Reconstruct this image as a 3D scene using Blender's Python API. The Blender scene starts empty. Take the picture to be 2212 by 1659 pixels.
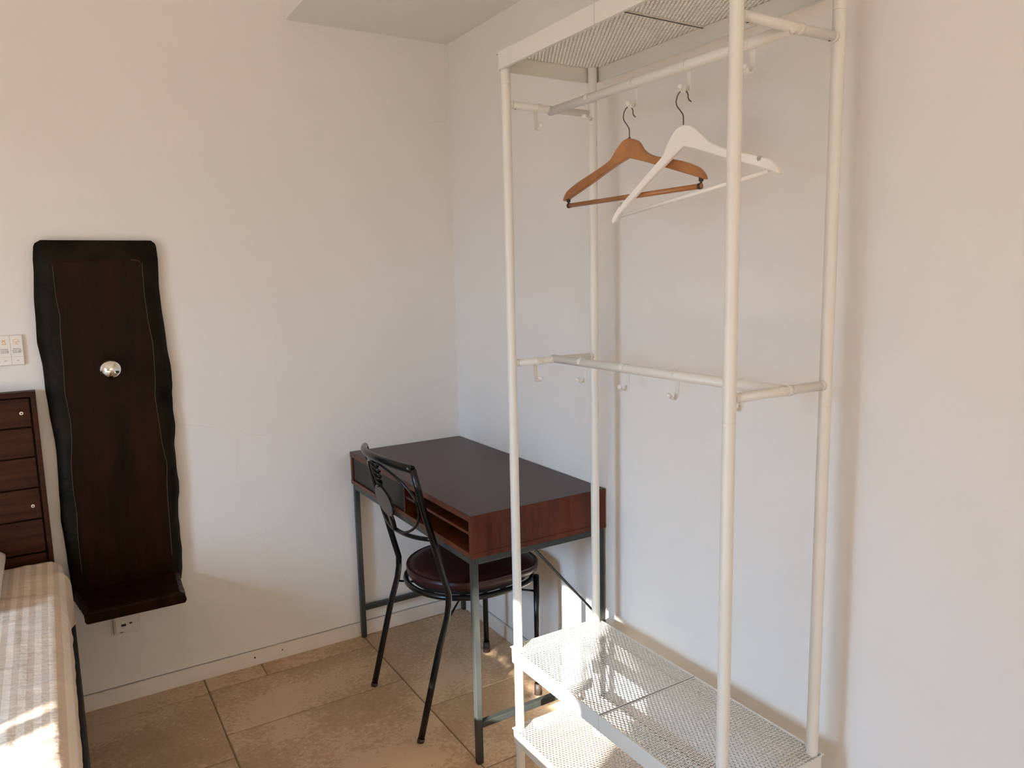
import bpy, math, random
from mathutils import Vector, Matrix, noise
random.seed(7)
PI = math.pi
SC = bpy.context.scene
COL = SC.collection

# ---------------------------------------------------------------- camera
cam_d = bpy.data.cameras.new('camera')
cam_d.sensor_width = 36.0
cam_d.lens = 1630.073 * 36.0 / 2212.0
cam_d.clip_start = 0.05
cam = bpy.data.objects.new('camera', cam_d)
COL.objects.link(cam)
RX = (0.8508443, -0.5249527, -0.0221033)
UP = (0.0934599, 0.1098146, 0.9895484)
FW = (0.5170389, 0.8440174, -0.1424971)
cam.matrix_world = Matrix(((RX[0], UP[0], -FW[0], -1.442128),
                           (RX[1], UP[1], -FW[1], -2.789470),
                           (RX[2], UP[2], -FW[2], 1.426683),
                           (0, 0, 0, 1)))
SC.camera = cam

# ---------------------------------------------------------------- view, world, light
SC.view_settings.view_transform = 'Standard'
SC.view_settings.look = 'None'
SC.view_settings.gamma = 1.0
SC.view_settings.use_curve_mapping = False
SC.view_settings.exposure = 0.0
SC.cycles.max_bounces = 12
SC.cycles.diffuse_bounces = 8
SC.cycles.glossy_bounces = 4
SC.cycles.caustics_reflective = False
SC.cycles.caustics_refractive = False
SC.cycles.sample_clamp_indirect = 6.0

SUN_STRENGTH = 31.0
SKY_STRENGTH = 3.8
FILL_POWER = 22.0
SIDE_WINDOW_POWER = 42.0
SUN_DIR = Vector((1.0, 0.53, -0.42)).normalized()

w = bpy.data.worlds.new('sky')
SC.world = w
w.use_nodes = True
wn = w.node_tree
bg = wn.nodes['Background']
bg.inputs[0].default_value = (0.46, 0.70, 1.05, 1)
bg.inputs[1].default_value = SKY_STRENGTH

def light(name, kind, energy, color, loc, direction, **kw):
    l = bpy.data.lights.new(name, kind)
    l.energy = energy; l.color = color
    for k, v in kw.items(): setattr(l, k, v)
    o = bpy.data.objects.new(name, l); COL.objects.link(o)
    o.location = loc
    o.rotation_euler = Vector(direction).to_track_quat('-Z', 'Y').to_euler()
    return o
light('sun', 'SUN', SUN_STRENGTH, (1.0, 0.93, 0.83), (-8, -6, 5), SUN_DIR, angle=0.0095)
# added warm fill light behind the camera, brightening the back wall
light('added_front_fill', 'AREA', FILL_POWER, (1.0, 0.84, 0.66), (-1.35, -5.12, 1.45), (0, 1, 0), shape='RECTANGLE', size=1.8, size_y=1.3)
# cool skylight entering through the side window, falling towards the floor
light('side_window_daylight', 'AREA', SIDE_WINDOW_POWER, (0.44, 0.73, 1.05), (-4.14, -1.96, 1.42), (1, 0.38, -0.92), shape='RECTANGLE', size=0.58, size_y=1.2, spread=math.radians(92))
# portals that guide the sky light through the two openings in the left wall
for py, pz, sy, sz in ((-2.885, 1.053, 1.11, 2.10), (-1.965, 1.25, 0.60, 1.66)):
    p = light('sky_portal', 'AREA', 1.0, (1, 1, 1), (-4.26, py, pz), (1, 0, 0), shape='RECTANGLE', size=sy, size_y=sz)
    p.data.cycles.is_portal = True

# ---------------------------------------------------------------- materials
def new_mat(name):
    m = bpy.data.materials.new(name); m.use_nodes = True
    nt = m.node_tree
    return m, nt, nt.nodes['Principled BSDF']
def N(nt, t, **kw):
    n = nt.nodes.new(t)
    for k, v in kw.items(): setattr(n, k, v)
    return n
def coord(nt, scale=(1, 1, 1)):
    tc = N(nt, 'ShaderNodeTexCoord'); mp = N(nt, 'ShaderNodeMapping')
    nt.links.new(tc.outputs['Object'], mp.inputs['Vector'])
    mp.inputs['Scale'].default_value = scale
    return mp.outputs['Vector']
def noise_tex(nt, vec, scale, detail=4, rough=0.5):
    n = N(nt, 'ShaderNodeTexNoise')
    nt.links.new(vec, n.inputs['Vector'])
    n.inputs['Scale'].default_value = scale; n.inputs['Detail'].default_value = detail
    n.inputs['Roughness'].default_value = rough
    return n.outputs['Fac']
def ramp(nt, fac, stops):
    r = N(nt, 'ShaderNodeValToRGB')
    nt.links.new(fac, r.inputs['Fac'])
    els = r.color_ramp.elements
    while len(els) < len(stops): els.new(0.5)
    for e, (p, c) in zip(els, stops):
        e.position = p; e.color = (*c, 1)
    return r.outputs['Color']
def bump(nt, bsdf, fac, strength, dist=0.01):
    b = N(nt, 'ShaderNodeBump')
    b.inputs['Strength'].default_value = strength; b.inputs['Distance'].default_value = dist
    nt.links.new(fac, b.inputs['Height']); nt.links.new(b.outputs['Normal'], bsdf.inputs['Normal'])

def mat_plain(name, c1, c2=None, rough=0.5, scale=20, metallic=0.0, bump_s=0.0, bump_scale=None, spec=0.5, bump_d=0.002, coat=0.0):
    m, nt, b = new_mat(name)
    v = coord(nt)
    f = noise_tex(nt, v, scale, 4)
    c2 = c2 or tuple(min(1, x * 1.06) for x in c1)
    nt.links.new(ramp(nt, f, [(0.3, c1), (0.7, c2)]), b.inputs['Base Color'])
    b.inputs['Roughness'].default_value = rough
    b.inputs['Metallic'].default_value = metallic
    b.inputs['Specular IOR Level'].default_value = spec
    b.inputs['Coat Weight'].default_value = coat
    b.inputs['Coat Roughness'].default_value = 0.1
    if bump_s:
        bump(nt, b, noise_tex(nt, v, bump_scale or scale, 5, 0.6), bump_s, bump_d)
    return m

def mat_wall(name, c1, c2):
    m, nt, b = new_mat(name)
    v = coord(nt)
    f = noise_tex(nt, v, 1.6, 3)
    nt.links.new(ramp(nt, f, [(0.3, c1), (0.7, c2)]), b.inputs['Base Color'])
    b.inputs['Roughness'].default_value = 0.85
    b.inputs['Specular IOR Level'].default_value = 0.2
    f1 = noise_tex(nt, v, 260, 4, 0.6); f2 = noise_tex(nt, v, 38, 4, 0.55)
    mx = N(nt, 'ShaderNodeMath', operation='MULTIPLY_ADD')
    nt.links.new(f2, mx.inputs[0]); mx.inputs[1].default_value = 1.6; nt.links.new(f1, mx.inputs[2])
    bump(nt, b, mx.outputs[0], 0.30, 0.0014)
    return m

def mat_wood(name, dark, light_, stretch=(1, 1, 14), scale=7, rough=0.35, bump_s=0.1, coat=0.0, spec=0.5):
    m, nt, b = new_mat(name)
    v = coord(nt, stretch)
    f = noise_tex(nt, v, scale, 6, 0.6)
    f2 = noise_tex(nt, v, scale * 6, 3, 0.6)
    mx = N(nt, 'ShaderNodeMath', operation='MULTIPLY_ADD')
    nt.links.new(f2, mx.inputs[0]); mx.inputs[1].default_value = 0.3
    nt.links.new(f, mx.inputs[2])
    nt.links.new(ramp(nt, mx.outputs[0], [(0.42, dark), (0.85, light_)]), b.inputs['Base Color'])
    b.inputs['Roughness'].default_value = rough
    b.inputs['Specular IOR Level'].default_value = spec
    b.inputs['Coat Weight'].default_value = coat
    b.inputs['Coat Roughness'].default_value = 0.12
    if bump_s: bump(nt, b, mx.outputs[0], bump_s, 0.002)
    return m

def mat_tile():
    m, nt, b = new_mat('travertine_tile')
    v = coord(nt)
    at = N(nt, 'ShaderNodeAttribute', attribute_name='tone')
    add = N(nt, 'ShaderNodeVectorMath', operation='MULTIPLY_ADD')
    nt.links.new(at.outputs['Color'], add.inputs[0]); add.inputs[1].default_value = (9, 7, 5)
    nt.links.new(v, add.inputs[2])
    vv = add.outputs[0]
    big = noise_tex(nt, vv, 3.2, 5, 0.6)
    sc = N(nt, 'ShaderNodeMapping'); nt.links.new(vv, sc.inputs['Vector']); sc.inputs['Scale'].default_value = (1, 1.15, 1)
    mid = noise_tex(nt, sc.outputs[0], 75, 5, 0.68)
    mx = N(nt, 'ShaderNodeMath', operation='MULTIPLY_ADD')
    nt.links.new(mid, mx.inputs[0]); mx.inputs[1].default_value = 0.85
    nt.links.new(big, mx.inputs[2])
    col = ramp(nt, mx.outputs[0], [(0.58, (0.37, 0.240, 0.136)), (0.92, (0.48, 0.328, 0.200)), (1.25, (0.60, 0.44, 0.29))])
    nt.links.new(col, b.inputs['Base Color'])
    b.inputs['Roughness'].default_value = 0.42
    b.inputs['Specular IOR Level'].default_value = 0.35
    bump(nt, b, mx.outputs[0], 0.09, 0.002)
    return m

def mat_sheet():
    m, nt, b = new_mat('striped_cotton')
    v = coord(nt)
    sx = N(nt, 'ShaderNodeSeparateXYZ'); nt.links.new(v, sx.inputs[0])
    ml = N(nt, 'ShaderNodeMath', operation='MULTIPLY'); nt.links.new(sx.outputs['X'], ml.inputs[0]); ml.inputs[1].default_value = 2 * PI / 0.0285
    sn = N(nt, 'ShaderNodeMath', operation='SINE'); nt.links.new(ml.outputs[0], sn.inputs[0])
    mr = N(nt, 'ShaderNodeMapRange'); nt.links.new(sn.outputs[0], mr.inputs['Value'])
    mr.inputs['From Min'].default_value = -0.25; mr.inputs['From Max'].default_value = 0.25
    c = ramp(nt, mr.outputs['Result'], [(0.0, (0.64, 0.485, 0.355)), (1.0, (0.80, 0.665, 0.54))])
    nt.links.new(c, b.inputs['Base Color'])
    b.inputs['Roughness'].default_value = 0.62
    b.inputs['Sheen Weight'].default_value = 0.2
    bump(nt, b, noise_tex(nt, coord(nt, (1.0, 2.6, 1.0)), 16, 6, 0.6), 0.6, 0.016)
    return m

M = {}
M['wall'] = mat_wall('plaster_white', (0.79, 0.765, 0.735), (0.81, 0.785, 0.755))
M['ceiling'] = mat_wall('plaster_ceiling', (0.79, 0.765, 0.735), (0.81, 0.785, 0.755))
M['crack'] = mat_plain('hairline_crack', (0.64, 0.59, 0.53), rough=0.9)
M['baseboard'] = mat_plain('painted_baseboard', (0.76, 0.71, 0.66), (0.82, 0.77, 0.72), rough=0.5, scale=8)
M['tile'] = mat_tile()
M['grout'] = mat_plain('grout', (0.20, 0.135, 0.085), (0.26, 0.18, 0.115), rough=0.9, scale=60)
M['white_metal'] = mat_plain('white_powder_coat', (0.74, 0.72, 0.665), (0.76, 0.74, 0.69), rough=0.38, scale=15)
M['white_gap'] = mat_plain('joint_gap', (0.40, 0.38, 0.34), rough=0.6)
M['desk_top'] = mat_wood('desk_top_laminate', (0.036, 0.012, 0.007), (0.050, 0.018, 0.011), (14, 1, 1), 5, 0.28, 0.0, 0.0, 0.20)
M['desk_side'] = mat_wood('mahogany_veneer', (0.050, 0.010, 0.004), (0.135, 0.033, 0.011), (10, 10, 1), 3.0, 0.30, 0.0, 0.0, 0.25)
M['desk_panel'] = mat_plain('dark_green_panel', (0.012, 0.012, 0.008), (0.015, 0.015, 0.010), spec=0.25, rough=0.4, scale=6)
M['desk_metal'] = mat_plain('grey_steel', (0.036, 0.041, 0.039), (0.045, 0.051, 0.048), rough=0.34, scale=12, metallic=0.2, spec=0.4)
M['black_metal'] = mat_plain('black_gloss_paint', (0.006, 0.006, 0.006), (0.008, 0.008, 0.007), rough=0.22, scale=12, spec=0.35)
M['leather'] = mat_plain('burgundy_leatherette', (0.034, 0.010, 0.009), (0.045, 0.013, 0.011), spec=0.35, rough=0.38, scale=9, bump_s=0.12, bump_scale=160)
M['live_wood'] = mat_wood('dark_stained_slab', (0.0050, 0.0011, 0.0004), (0.021, 0.0052, 0.0014), (9, 9, 1), 3.2, 0.42, 0.08, 0.0, 0.10)
M['live_rim'] = mat_plain('charred_live_edge', (0.006, 0.0042, 0.002), (0.016, 0.011, 0.0055), rough=0.5, scale=18, bump_s=0.8, bump_scale=35, spec=0.08, bump_d=0.006)
M['scratch'] = mat_plain('worn_edge', (0.11, 0.075, 0.05), rough=0.5)
M['hb_wood'] = mat_wood('dark_oak', (0.020, 0.0058, 0.0026), (0.062, 0.020, 0.0085), (1, 12, 22), 3.0, 0.5, 0.2, 0.0, 0.12)
M['chrome'] = mat_plain('mirror_glass', (0.86, 0.83, 0.80), rough=0.06, metallic=1.0, scale=3)
M['glass_warm'] = mat_plain('amber_bulb_glass', (0.42, 0.25, 0.10), rough=0.12, metallic=0.6, scale=3)
M['socket'] = mat_plain('bakelite', (0.012, 0.009, 0.007), rough=0.4)
M['plastic'] = mat_plain('white_plastic', (0.76, 0.73, 0.69), rough=0.4, scale=6)
M['cream_plastic'] = mat_plain('cream_plastic', (0.70, 0.66, 0.60), rough=0.45, scale=6)
M['slot_and_shade'] = mat_plain('dark_slot_and_shade', (0.02, 0.015, 0.012), rough=0.7)
M['ink'] = mat_plain('black_print', (0.05, 0.045, 0.04), rough=0.7)
M['orange'] = mat_plain('orange_print', (0.80, 0.42, 0.10), rough=0.6)
M['beech'] = mat_wood('stained_beech', (0.27, 0.098, 0.026), (0.44, 0.185, 0.060), (10, 1, 1), 6, 0.38, 0.05, 0.2)
M['white_wood'] = mat_plain('white_painted_wood', (0.83, 0.80, 0.77), rough=0.4, scale=9)
M['wire'] = mat_plain('bronze_wire', (0.11, 0.075, 0.055), rough=0.35, metallic=0.7)
M['wire_end'] = mat_plain('wire_end', (0.10, 0.07, 0.05), rough=0.5)
M['rubber'] = mat_plain('brown_rubber', (0.035, 0.022, 0.017), rough=0.6)
M['screw'] = mat_plain('nickel_screw', (0.72, 0.68, 0.62), rough=0.3, metallic=0.6)
M['sheet'] = mat_sheet()
M['pillow'] = mat_plain('pink_white_cotton', (0.74, 0.66, 0.61), rough=0.8, scale=8, bump_s=0.3, bump_scale=12, bump_d=0.01)
M['dark_fabric'] = mat_plain('black_base_fabric', (0.008, 0.0065, 0.006), rough=0.85)
M['terrace'] = mat_plain('terrace_stone', (0.66, 0.58, 0.48), (0.72, 0.64, 0.54), rough=0.9, scale=4)
M['added_curtain'] = mat_plain('added_curtain_linen', (0.62, 0.54, 0.45), rough=0.9, scale=30)
M['lamp_white'] = mat_plain('opal_glass', (0.8, 0.76, 0.7), rough=0.3)
M['notch_grey'] = mat_plain('grey_notch', (0.40, 0.38, 0.32), rough=0.6)

# ---------------------------------------------------------------- mesh tools
class MB:
    def __init__(s): s.v = []; s.f = []; s.m = []; s.sm = []
    def add(s, verts, faces, mi=0, smooth=False):
        o = len(s.v); s.v += [tuple(p) for p in verts]
        for f in faces: s.f.append(tuple(i + o for i in f)); s.m.append(mi); s.sm.append(smooth)
        return s
    def box(s, lo, hi, mi=0):
        x0, y0, z0 = lo; x1, y1, z1 = hi
        v = [(x0, y0, z0), (x1, y0, z0), (x1, y1, z0), (x0, y1, z0), (x0, y0, z1), (x1, y0, z1), (x1, y1, z1), (x0, y1, z1)]
        f = [(0, 3, 2, 1), (4, 5, 6, 7), (0, 1, 5, 4), (1, 2, 6, 5), (2, 3, 7, 6), (3, 0, 4, 7)]
        return s.add(v, f, mi)
    def tube(s, pts, r, seg=12, mi=0, caps=True, closed=False, sq=False):
        pts = [Vector(p) for p in pts]; n = len(pts)
        rs = r if isinstance(r, (list, tuple)) else [r] * n
        tans = []
        for i in range(n):
            if closed: t = pts[(i + 1) % n] - pts[i - 1]
            elif i == 0: t = pts[1] - pts[0]
            elif i == n - 1: t = pts[-1] - pts[-2]
            else: t = (pts[i + 1] - pts[i]).normalized() + (pts[i] - pts[i - 1]).normalized()
            tans.append(t.normalized())
        a = Vector((0, 0, 1)) if abs(tans[0].z) < 0.9 else Vector((1, 0, 0))
        u = (a - tans[0] * a.dot(tans[0])).normalized()
        V = []
        for i in range(n):
            if i:
                ax = tans[i - 1].cross(tans[i])
                if ax.length > 1e-7:
                    u = Matrix.Rotation(tans[i - 1].angle(tans[i]), 3, ax.normalized()) @ u
            u = (u - tans[i] * u.dot(tans[i])).normalized()
            w_ = tans[i].cross(u)
            k = 1.0
            if 0 < i < n - 1 and not closed:
                c = max(0.35, math.cos((pts[i + 1] - pts[i]).angle(pts[i] - pts[i - 1]) / 2)); k = 1 / c if len(pts) < 8 else 1
            for j in range(seg):
                ang = 2 * PI * (j + (0.5 if sq else 0)) / seg
                V.append(pts[i] + (u * math.cos(ang) + w_ * math.sin(ang)) * rs[i] * (k if k < 1.5 else 1.5))
        F = []
        for i in range(n if closed else n - 1):
            for j in range(seg):
                a0 = i * seg + j; a1 = i * seg + (j + 1) % seg
                b0 = ((i + 1) % n) * seg + j; b1 = ((i + 1) % n) * seg + (j + 1) % seg
                F.append((a0, a1, b1, b0))
        s.add(V, F, mi, not sq)
        if caps and not closed:
            s.add(V[:seg], [tuple(range(seg))[::-1]], mi)
            s.add(V[-seg:], [tuple(range(seg))], mi)
        return s
    def prism(s, poly, mapf, t0, t1, mi=0, smooth=False):
        """poly: 2D outline, mapf(u, v, t) -> point; extruded from t0 to t1"""
        n = len(poly)
        V = [mapf(u, v, t0) for u, v in poly] + [mapf(u, v, t1) for u, v in poly]
        F = [tuple(range(n))[::-1], tuple(range(n, 2 * n))]
        s.add(V, F, mi)
        s.add(V, [(i, (i + 1) % n, (i + 1) % n + n, i + n) for i in range(n)], mi, smooth)
        return s
    def sphere(s, c, r, seg=20, rings=12, mi=0, sc=(1, 1, 1), z0=-1, z1=1):
        V = []; F = []
        for i in range(rings + 1):
            th = PI * i / rings
            for j in range(seg):
                ph = 2 * PI * j / seg
                V.append((c[0] + r * sc[0] * math.sin(th) * math.cos(ph), c[1] + r * sc[1] * math.sin(th) * math.sin(ph), c[2] + r * sc[2] * math.cos(th)))
        for i in range(rings):
            for j in range(seg):
                F.append((i * seg + j, (i + 1) * seg + j, (i + 1) * seg + (j + 1) % seg, i * seg + (j + 1) % seg))
        return s.add(V, F, mi, True)
    def grid(s, rows, mi=0, smooth=True, closed=False):
        nr = len(rows); nc = len(rows[0])
        V = [p for r in rows for p in r]; F = []
        for i in range(nr - 1):
            for j in range(nc if closed else nc - 1):
                F.append((i * nc + j, i * nc + (j + 1) % nc, (i + 1) * nc + (j + 1) % nc, (i + 1) * nc + j))
        return s.add(V, F, mi, smooth)
    def mesh(s, name, mats):
        me = bpy.data.meshes.new(name)
        me.from_pydata(s.v, [], s.f)
        for m in mats: me.materials.append(m)
        me.polygons.foreach_set('material_index', s.m)
        me.polygons.foreach_set('use_smooth', s.sm)
        me.validate(); me.update()
        return me
    def build(s, name, mats, parent=None, bevel=0, fix=True):
        if not isinstance(mats, (list, tuple)): mats = [mats]
        me = s.mesh(name, mats)
        o = bpy.data.objects.new(name, me); COL.objects.link(o)
        if fix:
            import bmesh
            bm = bmesh.new(); bm.from_mesh(me)
            bmesh.ops.remove_doubles(bm, verts=bm.verts, dist=1e-6)
            bmesh.ops.recalc_face_normals(bm, faces=bm.faces)
            bm.to_mesh(me); bm.free()
        if parent:
            o.parent = parent
            o.matrix_parent_inverse = Matrix.Translation(-parent.location) if parent.type == 'EMPTY' else Matrix.Identity(4)
        if bevel:
            b = o.modifiers.new('bevel', 'BEVEL'); b.width = bevel; b.segments = 2; b.limit_method = 'ANGLE'; b.angle_limit = math.radians(40)
            b.harden_normals = False
        return o

def tag(o, label, cat, group=None):
    o['label'] = label; o['category'] = cat
    if group: o['group'] = group
    return o
def thing(name, loc, label, cat, group=None):
    o = bpy.data.objects.new(name, None); o.location = loc; o.empty_display_size = 0.05
    COL.objects.link(o)
    return tag(o, label, cat, group)
def struct(o):
    o['kind'] = 'structure'; return o
def smooth_path(pts, k=8, closed=False):
    P = [Vector(p) for p in pts]; out = []; n = len(P)
    rng = n if closed else n - 1
    for i in range(rng):
        p0 = P[(i - 1) % n] if closed or i > 0 else P[0]
        p1 = P[i]; p2 = P[(i + 1) % n]
        p3 = P[(i + 2) % n] if closed or i + 2 < n else P[-1]
        for j in range(k):
            t = j / k
            out.append(0.5 * ((2 * p1) + (-p0 + p2) * t + (2 * p0 - 5 * p1 + 4 * p2 - p3) * t * t + (-p0 + 3 * p1 - 3 * p2 + p3) * t ** 3))
    if not closed: out.append(P[-1])
    return out
def interp(tab, z):
    """tab: list of (z, value) sorted from high z to low z"""
    if z >= tab[0][0]: return tab[0][1]
    for (za, a), (zb, b) in zip(tab, tab[1:]):
        if z >= zb: return a + (b - a) * (za - z) / (za - zb)
    return tab[-1][1]

# ================================================================ ROOM
HC = 2.331; HI = 2.78
XL, YF = -4.2, -5.2
# floor: grout bed and individual tiles in one mesh
fl = MB()
fl.box((XL - 0.15, YF - 0.15, -0.12), (0.15, 0.15, -0.003), 1)
cols = [(0.0, -0.472, [0.0, -0.012, -0.622, -1.005, -1.615, -2.225, -2.835, -3.445, -4.055, -4.665, YF]),
        (-0.472, -1.078, [0.0, -0.107, -0.412, -1.022, -1.632, -2.242, -2.852, -3.462, -4.072, -4.682, YF]),
        (-1.078, -1.688, [0.0, -0.115, -0.543, -1.153, -1.763, -2.373, -2.983, -3.593, -4.203, -4.813, YF]),
        (-1.688, -2.298, [0.0, -0.415, -1.025, -1.635, -2.245, -2.855, -3.465, -4.075, -4.685, YF]),
        (-2.298, -2.908, [0.0, -0.215, -0.825, -1.435, -2.045, -2.655, -3.265, -3.875, -4.485, YF]),
        (-2.908, -3.518, [0.0, -0.415, -1.025, -1.635, -2.245, -2.855, -3.465, -4.075, -4.685, YF]),
        (-3.518, XL, [0.0, -0.215, -0.825, -1.435, -2.045, -2.655, -3.265, -3.875, -4.485, YF])]
tones = []
nface0 = len(fl.f)
def add_tile(x1, x0, y1, y0):
    g = 0.0022; c = 0.0022
    if abs(x1 - x0) < 0.01 or abs(y1 - y0) < 0.008: return
    lo = (min(x0, x1) + g, min(y0, y1) + g); hi = (max(x0, x1) - g, max(y0, y1) - g)
    V = []
    for z, i in ((-0.006, 0), (-0.0018, 0), (0.0, c)):
        V += [(lo[0] + i, lo[1] + i, z), (hi[0] - i, lo[1] + i, z), (hi[0] - i, hi[1] - i, z), (lo[0] + i, hi[1] - i, z)]
    F = [(0, 1, 5, 4), (1, 2, 6, 5), (2, 3, 7, 6), (3, 0, 4, 7), (4, 5, 9, 8), (5, 6, 10, 9), (6, 7, 11, 10), (7, 4, 8, 11), (8, 9, 10, 11)]
    fl.add(V, F, 0)
    t = (random.random(), random.random(), random.random())
    for _ in F: tones.append(t)
for xa, xb, ys in cols:
    for k, (ya, yb) in enumerate(zip(ys, ys[1:])):
        if xb == -1.078 and k == 0:
            add_tile(xa, -0.875, ya, yb); add_tile(-0.875, xb, ya, yb)
        else:
            add_tile(xa, xb, ya, yb)
floor = struct(fl.build('floor', [M['tile'], M['grout']], fix=False))
att = floor.data.color_attributes.new('tone', 'FLOAT_COLOR', 'CORNER')
for p in floor.data.polygons:
    c = tones[p.index - nface0] if p.index >= nface0 else (0, 0, 0)
    for li in p.loop_indices: att.data[li].color = (*c, 1)

# back wall (with desk and wooden panel) with its hairline cracks
wb = MB(); wb.box((XL - 0.15, 0.0, -0.1), (0.15, 0.15, HI + 0.1), 0)
for path in ([(-1.096, 0.947), (-1.029, 0.931), (-0.961, 0.915), (-0.895, 0.897), (-0.858, 0.879), (-0.799, 0.866)],
             [(-0.895, 0.869), (-0.902, 0.803), (-0.903, 0.725), (-0.863, 0.666), (-0.832, 0.597), (-0.817, 0.53), (-0.829, 0.468), (-0.81, 0.398), (-0.778, 0.341), (-0.76, 0.287)],
             [(-1.009, 0.453), (-0.945, 0.476), (-0.909, 0.495), (-0.864, 0.504), (-0.835, 0.49)],
             [(-0.093, 2.028), (-0.012, 2.039)], [(-0.011, 2.04), (-0.010, 2.18), (-0.012, 2.33)]):
    pts = smooth_path([(x, 0.0001, z) for x, z in path], 5)
    pts = [Vector((p.x + 0.003 * noise.noise(Vector((p.x * 90, p.z * 90, 0))), p.y, p.z)) for p in pts]
    wb.tube(pts, 0.00035, 6, 1)
struct(wb.build('wall_back', [M['wall'], M['crack']], fix=False))
wr = MB(); wr.box((0.0, YF - 0.15, -0.1), (0.15, 0.0, HI + 0.1)); struct(wr.build('wall_right', M['wall']))
wf = MB(); wf.box((XL - 0.15, YF - 0.15, -0.1), (0.0, YF, HI + 0.1)); struct(wf.build('wall_front', M['wall']))
# left wall with the window and the terrace door
WY0, WY1, WZ0, WZ1 = -2.27, -1.66, 0.42, 2.09
DY0, DY1, DZ1 = -3.46, -2.33, 2.165
wl = MB()
for (y0, y1, z0, z1) in ((YF, DY0, -0.1, HI + 0.1), (DY0, DY1, DZ1, HI + 0.1), (DY1, WY0, -0.1, HI + 0.1),
                         (WY0, WY1, -0.1, WZ0), (WY0, WY1, WZ1, HI + 0.1), (WY1, 0.0, -0.1, HI + 0.1)):
    wl.box((XL - 0.15, y0, z0), (XL, y1, z1))
struct(wl.build('wall_left', M['wall']))
wd = MB()
wd.box((XL - 0.12, WY0, WZ0), (XL - 0.06, WY0 + 0.05, WZ1)); wd.box((XL - 0.12, WY1 - 0.05, WZ0), (XL - 0.06, WY1, WZ1))
wd.box((XL - 0.12, WY0 + 0.05, WZ0), (XL - 0.06, WY1 - 0.05, WZ0 + 0.05)); wd.box((XL - 0.12, WY0 + 0.05, WZ1 - 0.05), (XL - 0.06, WY1 - 0.05, WZ1))
struct(wd.build('window_1', [M['white_wood'], M['added_curtain']]))
df = MB()
df.box((XL - 0.12, DY0, 0), (XL - 0.05, DY0 + 0.012, DZ1)); df.box((XL - 0.12, DY1 - 0.05, 0), (XL - 0.05, DY1, DZ1))
struct(df.build('door_1', M['white_wood']))
# ceiling and dropped ceiling along the right wall
ce = MB(); ce.box((XL - 0.15, YF - 0.15, HI), (0.15, 0.15, HI + 0.12)); struct(ce.build('ceiling', M['ceiling']))
so = MB(); so.box((-0.632, YF, HC), (0.0, 0.0, HI)); struct(so.build('trim_1', M['ceiling']))
# baseboards
bb = MB(); bb.box((XL, -0.012, 0.0), (0.0, 0.0, 0.055)); bb.box((XL, -0.0014, 0.055), (-0.012, 0.0, 0.0564), 1)  # dark strip on the top edge paints the shadow gap at the wall
bb.tube([(-0.896, -0.0125, 0.031), (-0.896, -0.0105, 0.031)], 0.0035, 10, 1); bb.tube([(-0.794, -0.0125, 0.033), (-0.794, -0.0105, 0.033)], 0.0028, 10, 1)
struct(bb.build('baseboard_back', [M['baseboard'], M['slot_and_shade']], bevel=0.0012))
bb = MB(); bb.box((-0.012, YF, 0.0), (0.0, -0.012, 0.055)); bb.box((-0.0012, YF, 0.055), (0.0, -0.012, 0.0562), 1); struct(bb.build('baseboard_right', [M['baseboard'], M['slot_and_shade']], bevel=0.0012))  # same painted shadow line along the right-hand board
# terrace outside the door
te = MB(); te.box((-14.0, -12.0, -0.3), (XL - 0.15, 6.0, -0.02)); struct(te.build('trim_2', M['terrace']))
# unseen pleated cloth added at the terrace door, lower edge cut to shape sun patches
def added_curtain(edge, ytop0, ytop1, label):
    c = MB(); rows = []
    n = 180
    for i in range(n + 1):
        y = ytop0 + (ytop1 - ytop0) * i / n
        zb = interp_y(edge, y)
        dx = 0.018 * math.sin(i * 0.35)
        rows.append([(XL + 0.055 + dx * (0.6 + 0.4 * k / 14), y, 2.23 + (zb - 2.23) * k / 14) for k in range(15)])
    c.grid(rows)
    o = c.build('added_curtain', M['added_curtain'])
    so_ = o.modifiers.new('cloth', 'SOLIDIFY'); so_.thickness = 0.004
    return tag(o, label, 'added_curtain', 'added door cloths')
def interp_y(tab, y):
    for (ya, a), (yb, b) in zip(tab, tab[1:]):
        if min(ya, yb) <= y <= max(ya, yb): return a + (b - a) * (y - ya) / (yb - ya)
    return tab[-1][1]
added_curtain([(-2.930, 2.12), (-2.888, 1.682), (-2.53, 1.681), (-2.521, 1.0), (-2.471, 1.0), (-2.466, 1.684), (-2.428, 1.682), (-2.420, 1.0), (-2.22, 0.3)], -2.930, -2.22, 'unseen linen cloth added to shape the sunlight at the terrace door, nearer the bed')
added_curtain([(-3.60, 0.3), (-3.42, 1.0), (-3.385, 1.75), (-3.35, 1.93), (-3.215, 2.10)], -3.60, -3.215, 'unseen linen cloth added to shape the sunlight at the far side of the terrace door')
# unseen fin added outside to keep the sun out of the side window
fw = MB(); fw.box((-6.2, -2.335, -0.02), (XL - 0.15, -2.285, 3.2)); struct(fw.build('added_sun_fin', M['wall']))
w2 = MB(); w2.box((-2.36, YF, 0.74), (-2.30, YF + 0.03, 2.16)); w2.box((-0.40, YF, 0.74), (-0.34, YF + 0.03, 2.16))  # unseen window frame and blind, added as backing for the front fill light
w2.box((-2.30, YF, 0.74), (-0.40, YF + 0.03, 0.80)); w2.box((-2.30, YF, 2.10), (-0.40, YF + 0.03, 2.16)); w2.box((-2.30, YF, 0.80), (-0.40, YF + 0.015, 2.10), 1)
struct(w2.build('added_window', [M['white_wood'], M['added_curtain']]))

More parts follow.
